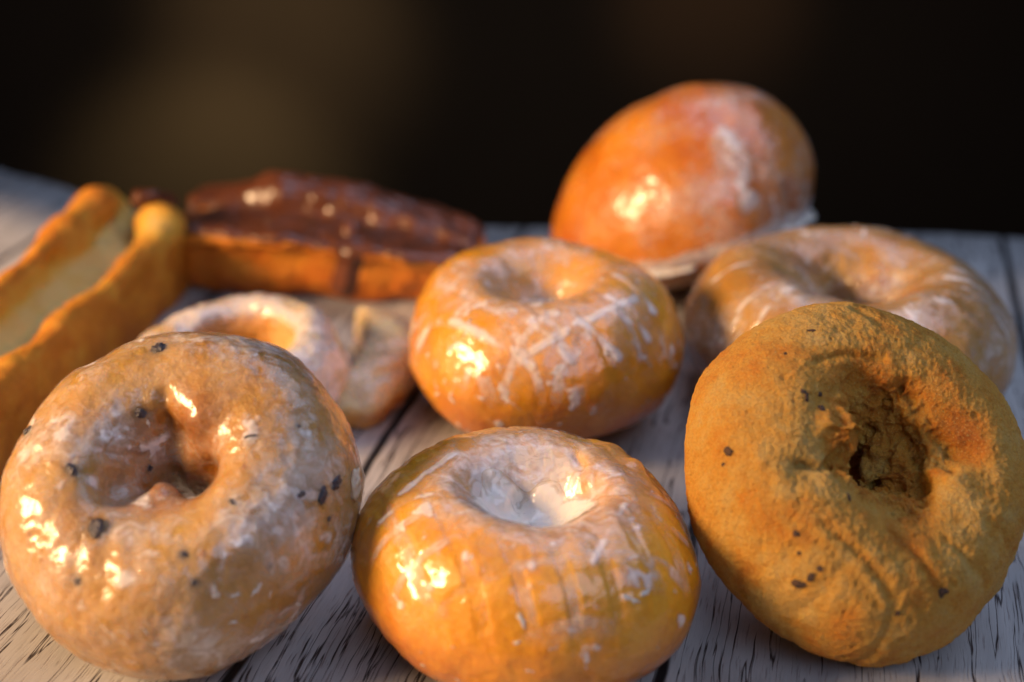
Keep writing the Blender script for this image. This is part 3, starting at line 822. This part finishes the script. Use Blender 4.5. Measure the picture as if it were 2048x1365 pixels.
# ============================================================ glazed bun at the top
def bun():
    c = pt(1368, 452, 55.0)
    R = 5.3
    prof = [(.02, .928), (.07, .927), (.14, .922), (.33, .885), (.52, .81), (.70, .69), (.85, .53), (.95, .36), (1.0, .17), (.985, .0), (.93, -.13), (.82, -.24), (.62, -.31), (.35, -.34), (.15, -.34), (.004, -.34)]
    # closed back up the axis
    prof = prof + [(.003, -.1), (.003, .2), (.003, .5), (.003, .75), (.003, .88), (.003, .915)]
    loc = ring(prof, 1.0, 640, 320, out=lobes(44, [0.02, 0.015, 0.01]))
    loc = loc * np.array([R, 4.3, 5.45])
    # heavier on the left, higher on the right of centre
    loc[..., 0] += 0.20 * loc[..., 2]
    P = frame(loc, cam_dir(-0.27, 0.94, 0.20), c)
    S = Surf(P)
    lz = loc[..., 2]; r = np.hypot(loc[..., 0] / R, loc[..., 1] / 4.3)
    pole = ss(0.0, 0.12, r)
    P0 = S.P + (cam_dir(-0.27, 0.94, 0.20) * 1.0) * ((1 - pole) * (0.22 * fbm(P, 0.22, 2, 505) + 0.08 * fbm(P, 0.6, 3, 509)) * np.sign(lz))[..., None]
    D = pole * (0.22 * fbm(P, 0.22, 2, 505) + 0.08 * fbm(P, 0.6, 3, 509) + 0.012 * fbm(P, 3, 3, 511))
    S.P = P0 + S.N * D[..., None]; S.refresh()
    S.push(-0.30 * np.exp(-(S.sdist([(1580, 380), (1592, 430), (1585, 455)]) / 0.30) ** 2) - 0.12 * np.exp(-(S.sdist([(1190, 260), (1290, 195)]) / 0.5) ** 2))
    tone = 0.45 + 0.30 * np.exp(-(S.sdist([(1580, 380), (1592, 430)]) / 0.35) ** 2) + 0.22 * fbm(P, 0.5, 3, 531) + 0.12 * ss(0, 0.4, np.sin(loc[..., 0] * 0.8))
    lo = c - np.array([0, 0, 0]); B = np.array([c[0], c[1], 0.0])
    t = thing('glazed_bun', 'round orange glazed filled bun propped up highest at the back', 'bun', B)
    body(S, tone, M_bun, t, B)
    n1 = fbm(P, 0.5, 4, 541); n2 = fbm(P, 1.5, 4, 543); n3 = ridged(P, 0.7, 3, 547)
    lx = loc[..., 0] / R
    film = (0.25 + 0.45 * ss(-0.5, 0.7, 0.6 * lx + 0.8 * n1 + 0.05)) * (0.6 + 0.4 * ss(-0.3, 0.4, n1))
    vein = 0.70 * ss(0.55, 0.85, n3 + 0.25 * n1) * (0.35 + 0.65 * ss(-0.4, 0.4, lx))
    rim = 1.0 * np.exp(-((lz / 5.45 + 0.10 + 0.035 * n2) / (0.06 + 0.05 * ss(-0.2, 0.6, lx))) ** 4) * ss(-0.9, -0.1, n2 + 0.35 + lx * .5)
    lite = 1.15 * np.exp(-(S.sdist([(1450, 270), (1490, 350), (1500, 400)]) / 0.65) ** 2) * ss(-0.5, 0.3, n2 + 0.2)
    edge = 0.9 * np.exp(-(S.sdist([(1550, 395), (1555, 440), (1520, 480)]) / 0.22) ** 2)
    g = np.maximum.reduce([film, vein * 0.8, rim, lite, edge])
    glaze_shell(S, g, t, B)
    # ragged foot of set white glaze round the base
    k = 420
    u = np.linspace(0, 2 * np.pi, k, endpoint=False)
    C0 = np.stack([np.cos(u), np.sin(u), 0 * u], 1)
    rag = 0.5 + 0.75 * fbm(C0 * 5.25, 0.8, 4, 12)
    nvv = 20
    a = np.linspace(0, 2 * np.pi, nvv, endpoint=False)
    w = (0.08 + 0.30 * np.clip(rag, 0, 1))[:, None]; h = (0.10 + 0.05 * np.clip(fbm(C0 * 5.25, 2.2, 3, 3), -1, 1))[:, None]
    rr = 0.90 + (w * (0.6 + np.cos(a)[None])) / R
    zz = -0.135 * 5.45 - 0.25 * np.clip(rag, 0, 1)[:, None] * (np.cos(a)[None] + 0.2) + h * np.sin(a)[None]
    D = np.stack([rr * np.cos(u)[:, None] * R, rr * np.sin(u)[:, None] * 4.3, zz], -1)
    D[..., 0] += 0.20 * D[..., 2]
    D += 0.05 * np.stack([fbm(D, 2.0, 3, 1), fbm(D, 2.0, 3, 2), fbm(D, 2.0, 3, 3)], -1)
    Pf = frame(D, cam_dir(-0.27, 0.94, 0.20), c)
    link_mesh('glaze_foot', Pf.reshape(-1, 3), grid_faces(k, nvv), M_glaze_thick, t, B, {'glaze': np.full(Pf.shape[:2], 1.0)})
    return S
S_bun = bun()

# ============================================================ lofted shapes (old fashioned pastries)
def spline(vals, t):
    vals = np.array(vals, float); m = len(vals)
    x = np.clip(t, 0, 1) * (m - 1); i = np.minimum(x.astype(int), m - 2); f = (x - i)[:, None]
    g = lambda k: vals[np.clip(i + k, 0, m - 1)]
    p0, p1, p2, p3 = g(-1), g(0), g(1), g(2)
    return 0.5 * ((2 * p1) + (-p0 + p2) * f + (2 * p0 - 5 * p1 + 4 * p2 - p3) * f ** 2 + (-p0 + 3 * p1 - 3 * p2 + p3) * f ** 3)

def loft(stations, nu, nv, cap=0.10, pw=2.4):
    """stations: list of (origin xyz, side dir angle deg, section points [(side, z)...]); the ends close round"""
    K = len(stations)
    C = np.array([s[0] for s in stations]); A = np.array([[s[1]] for s in stations], float)
    secs = np.array([closed_curve(s[2], nv).ravel() for s in stations])
    # more samples near the ends so the caps are round
    q = np.linspace(0, np.pi, nu); t = 0.5 - 0.5 * np.cos(q)
    t = 0.5 * t + 0.5 * np.linspace(0, 1, nu)
    o = spline(C, t); a = np.radians(spline(A, t))[:, 0]; s = spline(secs, t).reshape(nu, nv, 2)
    e = np.minimum(t, 1 - t) / cap
    k = np.where(e < 1, (1 - (1 - np.clip(e, 0, 1)) ** pw) ** (1 / pw), 1.0)
    k = np.maximum(k, 0.01)[:, None]
    mid = s.mean(1, keepdims=True)
    s = mid + (s - mid) * k[..., None]
    side = np.stack([np.cos(a), np.sin(a), 0 * a], 1)[:, None, :]
    return o[:, None, :] + side * s[..., :1] + np.array([0, 0, 1.0]) * s[..., 1:2], t, s

# ---- split pastry at the left edge
def split_stick():
    # section: +side = toward the viewer's right; front wall, front ridge, pale valley, back ridge
    def sec(w, hf, hv, hb, wv=0.0):
        return [(0.8 * w, 0.02), (1.0 * w, 0.9), (1.02 * w, hf - 0.9), (0.95 * w, hf - 0.2), (0.76 * w, hf + 0.03), (0.52 * w, hf - 0.08), (0.34 * w, hf - 0.55), (0.10 * w, hv + 0.05),
                (-0.18 * w, hv + 0.10), (-0.42 * w, hb - 0.9), (-0.50 * w, hb - 0.22), (-0.66 * w, hb + 0.05), (-0.86 * w, hb), (-1.05 * w, hb - 0.3), (-1.2 * w, hb - 1.2), (-1.1 * w, 0.9), (-0.7 * w, 0.03), (0.0, 0.0)]
    st = [((-17.6, 32.5, 0), -14, sec(1.7, 2.7, 2.0, 3.0)),
          ((-16.9, 37.0, 0), -14, sec(1.8, 3.0, 2.1, 3.6)),
          ((-16.1, 41.5, 0), -14, sec(1.8, 3.1, 2.15, 3.8)),
          ((-15.3, 46.0, 0), -14, sec(1.8, 3.2, 2.4, 3.9)),
          ((-14.7, 50.0, 0), -14, sec(1.9, 3.3, 2.9, 4.1)),
          ((-14.4, 52.8, 0), -14, sec(1.8, 3.2, 3.0, 4.1))]
    P, tt, s = loft(st, 520, 260, cap=0.09)
    S = Surf(P, False)
    S.push(0.26 * fbm(P, 0.30, 2, 605) + 0.04 * fbm(P, 1.1, 3, 609))
    S.push(0.55 * np.exp(-(S.dist(185, 505) / 0.9) ** 2) + 0.3 * np.exp(-(S.dist(40, 650) / 0.9) ** 2))
    S.push(0.75 * np.exp(-(S.dist(318, 440) / 0.95) ** 2) + 0.5 * np.exp(-(S.dist(205, 400) / 0.9) ** 2)
           - 0.45 * np.exp(-(S.sdist([(250, 430), (262, 480)]) / 0.35) ** 2) - 0.4 * np.exp(-(S.dist(120, 530) / 0.5) ** 2))
    S.push(0.035 * fbm(P, 2.0, 4, 612) + 0.02 * (ridged(P, 1.1, 3, 615) - 0.6) + 0.012 * fbm(P, 9, 2, 614))
    inn = np.clip(1 - np.abs(s[..., 0] + 0.05) / 0.95, 0, 1) * (s[..., 1] > 1.6)
    n1 = fbm(P, 0.8, 4, 631)
    tone = 0.64 + 0.20 * n1 - 0.62 * ss(0.0, 0.45, inn + 0.12 * n1) + 0.1 * ss(2.4, 0.5, s[..., 1])
    tone -= 0.40 * np.exp(-(S.dist(310, 445) / 0.8) ** 2)
    B = np.array([-15.9, 43.0, 0.0])
    t = thing('old_fashioned_donut', 'orange fried cake stick at the left edge split open to pale crumb', 'donut', B)
    body(S, tone, M_old, t, B)
    i = np.where((S.x > 270) & (S.x < 350), S.y, 1e9).argmin()
    q = S.fp[i] + np.array([-0.3, 0.5, -0.25])
    lump('chocolate_icing', q, np.array([0, 0.5, 1.0]), 0.75, M_choc, t, B, 20, flat=0.55, sink=0.0, rough=0.25, stretch=(1.3, 1.0))
    return S
S_stick = split_stick()

# ---- chocolate iced bar
def choc_bar():
    def sec(w, h, ridge):
        # side here is depth (away from viewer)
        return [(-0.60 * w, 0.03), (-0.82 * w, 0.8), (-0.93 * w, h - 0.75), (-1.03 * w, h - 0.45), (-1.05 * w, h - 0.12), (-0.92 * w, h), (-0.55 * w, h - 0.10), (-0.14 * w, h - 0.22), (-0.05 * w, h - 0.06),
                (0.02 * w, h + ridge * 0.8), (0.18 * w, h + ridge), (0.45 * w, h + ridge * 0.95), (0.62 * w, h + ridge * 0.4), (0.85 * w, h - 0.1), (1.0 * w, h - 0.5), (0.85 * w, 0.8), (0.55 * w, 0.03), (0, 0.0)]
    st = [((-13.0, 53.6, 0), 92, sec(2.8, 3.0, 0.0)),
          ((-11.6, 53.6, 0), 91, sec(3.1, 3.05, 0.12)),
          ((-9.8, 53.5, 0), 90, sec(3.3, 3.0, 0.75)),
          ((-7.6, 53.2, 0), 89, sec(3.3, 2.9, 0.65)),
          ((-5.4, 52.9, 0), 87, sec(3.2, 2.7, 0.6)),
          ((-3.4, 52.4, 0), 85, sec(2.9, 2.45, 0.25)),
          ((-1.4, 51.7, 0), 82, sec(2.1, 2.15, -0.05))]
    P, tt, s = loft(st, 520, 300, cap=0.08, pw=3.0)
    S = Surf(P, False)
    S.push(0.20 * fbm(P, 0.45, 2, 705) + 0.06 * fbm(P, 1.1, 2, 709))
    top_ = ss(2.7, 3.1, P[..., 2])
    S.push(0.06 * top_ * np.cos(P[..., 0] * 2.1 + 0.6))
    S.push(-0.10 * np.exp(-(S.sdist([(640, 470), (628, 500)]) / 0.12) ** 2))
    S.push(0.03 * fbm(P, 2.6, 3, 712))
    h = 3.12 - 0.075 * (P[..., 0] + 12)
    n1 = fbm(P, 0.9, 3, 731); n2 = fbm(P, 2.5, 3, 733)
    tone = 0.55 + 0.14 * n1 + 0.16 * ss(1.6, 0.2, P[..., 2])
    B = np.array([-7.2, 54.8, 0.0])
    t = thing('chocolate_bar_donut', 'long brown bar donut iced with chocolate on top, one drip down its front', 'donut', B)
    body(S, tone, M_bar, t, B)
    lim = h - 0.05 - 0.20 * n1 - 0.10 * n2
    cov = ss(-0.10, 0.06, P[..., 2] - lim)
    right = ss(-5.2, -3.5, P[..., 0])
    cov = np.maximum(cov, ss(-0.1, 0.06, P[..., 2] - (lim - 0.35 * right)))
    cov = np.maximum(cov, ss(0.35, 0.6, S.N[..., 2]) * (P[..., 2] > 1.7))
    drip = 1.5 * np.exp(-(S.sdist([(704, 465), (698, 520), (682, 580)]) / 0.40) ** 2)
    drip = np.maximum(drip, 1.6 * np.exp(-(S.dist(704, 475) / 0.55) ** 2))
    drip = drip * (drip > 0.25)
    cov = np.maximum(cov, drip)
    g = cov
    Pc = S.P + S.N * (0.17 * g - 0.05)[..., None] + S.N * (0.03 * n2 * g)[..., None]
    V, F, A = keep_faces(Pc.reshape(-1, 3), grid_faces(*P.shape[:2], False), (g > 0.05).ravel(), {'glaze': g})
    link_mesh('chocolate_icing', V, F, M_choc, t, B)
    # small lumps of icing along the lip
    for k, (px, py, r) in enumerate([(405, 432, 0.13), (470, 436, 0.13), (535, 452, 0.15), (610, 458, 0.14), (640, 462, 0.12), (770, 500, 0.12)]):
        p, n = S.at(px, py)
        lump('icing_bead', p, n, r, M_choc, t, B, 40 + k, flat=0.7, sink=-0.1, rough=0.2)
    p, n = S.at(703, 462)
    lump('icing_bead', p, n, 0.42, M_choc, t, B, 50, flat=0.8, sink=0.0, rough=0.2, stretch=(.9, 1.2))
    return S
S_choc = choc_bar()

M_pale = dough_mat('pale_old_fashioned_dough', [(0.0, (0.80, 0.70, 0.42)), (0.35, (0.76, 0.54, 0.22)), (0.65, (0.62, 0.28, 0.05)), (1.0, (0.36, 0.10, 0.012))], rough=0.4, coat=0.4, sss=0.35, grain=0.02, grain_scale=7)
# ---- glazed old fashioned ring between them
def old_ring():
    c = pt_z(487, 752, 1.45)
    R = 3.42
    prof = [(.52,-.34),(.46,-.05),(.47,.18),(.55,.36),(.68,.44),(.84,.40),(.96,.22),(1.0,0),(.93,-.22),(.80,-.36),(.64,-.38)]
    lb = lobes(51, [0.03, 0.02, 0.02, 0.02, 0.015])
    loc = ring(prof, R, 600, 220, out=lb)
    P = frame(loc, (-0.06, -0.12, 1.0), c)
    S = Surf(P)
    lz = loc[..., 2]; r = np.hypot(loc[..., 0], loc[..., 1]) / R
    S.push(0.14 * fbm(P, 0.5, 2, 805) + 0.09 * fbm(P, 1.1, 3, 809) + 0.03 * fbm(P, 2.5, 3, 811))
    n1 = fbm(P, 0.7, 4, 831); n2 = fbm(P, 2, 3, 833)
    ang = np.arctan2(loc[..., 1], loc[..., 0])
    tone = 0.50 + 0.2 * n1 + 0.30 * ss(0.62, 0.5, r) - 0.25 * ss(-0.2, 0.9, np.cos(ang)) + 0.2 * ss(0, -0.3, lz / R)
    B = np.array([c[0], c[1], 0.0])
    t = thing('old_fashioned_donut', 'pale glazed old fashioned donut with split rim lying below the chocolate bar', 'donut', B)
    body(S, tone, M_pale, t, B, name='inner_ring')
    g = np.maximum.reduce([0.95 * ss(-0.7, 0.4, n1 + 0.3) * ss(0.52, 0.64, r), 1.1 * np.exp(-((r - 0.60) / 0.08) ** 2) * (lz > 0), 0.6 * ss(0.25, 0.6, n2 + 0.3 * n1)])
    glaze_shell(S, g, t, B)
    # the outer crust that split away on the right, pale inside, brown along its foot
    def sec(w, h):
        return [(-0.75 * w, 0.02), (-0.95 * w, 0.5 * h), (-0.80 * w, 0.88 * h), (-0.40 * w, 1.0 * h), (0.30 * w, 0.96 * h), (0.78 * w, 0.84 * h), (1.0 * w, 0.55 * h), (0.98 * w, 0.28 * h), (0.6 * w, 0.02), (0, 0)]
    st = [((-5.2, 40.2, 0), 0, sec(0.75, 1.1)), ((-4.65, 41.3, 0), 4, sec(0.95, 1.6)), ((-4.2, 42.7, 0), 0, sec(1.05, 1.95)),
          ((-4.1, 44.2, 0), -4, sec(1.05, 2.05)), ((-4.5, 45.6, 0), -14, sec(1.0, 1.9)), ((-5.2, 46.9, 0), -20, sec(0.8, 1.5))]
    Pk, tt, q = loft(st, 360, 180, cap=0.12)
    K = Surf(Pk, False)
    K.push(0.10 * fbm(Pk, 0.6, 2, 855) + 0.06 * fbm(Pk, 1.3, 2, 859) + 0.015 * fbm(Pk, 3, 3, 861))
    K.push(-0.16 * np.exp(-(K.sdist([(760, 740), (805, 735)]) / 0.2) ** 2))
    m1 = fbm(Pk, 0.9, 4, 863)
    tk = 0.05 + 0.25 * m1 + 0.75 * ss(0.9, 0.3, Pk[..., 2] + 0.4 * m1) + 0.25 * ss(0.4, 0.9, q[..., 0])
    body(K, tk, M_pale, t, B, name='outer_crust')
    glaze_shell(K, 0.60 * ss(-0.5, 0.3, m1 + 0.25), t, B)
    st = [((-5.9, 40.2, 0), 10, sec(0.5, 0.8)), ((-5.45, 41.0, 0), 10, sec(0.6, 1.1)), ((-5.15, 41.9, 0), 10, sec(0.45, 0.9))]
    Pt, tt, q = loft(st, 120, 80, cap=0.25)
    T = Surf(Pt, False); T.push(0.06 * fbm(Pt, 1.5, 3, 871))
    body(T, 0.25 + 0.5 * ss(0.6, 0.2, Pt[..., 2]) + 0.2 * fbm(Pt, 1.5, 3, 5), M_pale, t, B, name='crust_tip')
    return S
S_old = old_ring()

# ============================================================ report
if __name__ == '__main__':
    for nm, S in (('front', S_front), ('mid', S_mid), ('back', S_back), ('berry', S_berry), ('cake', S_cake), ('bun', S_bun), ('stick', S_stick), ('choc', S_choc), ('old', S_old)):
        f = S.face
        print('BBOX', nm, [int(v) for v in (S.x.min(), S.x.max(), S.y.min(), S.y.max())], 'zmin %.2f' % S.fp[:, 2].min())
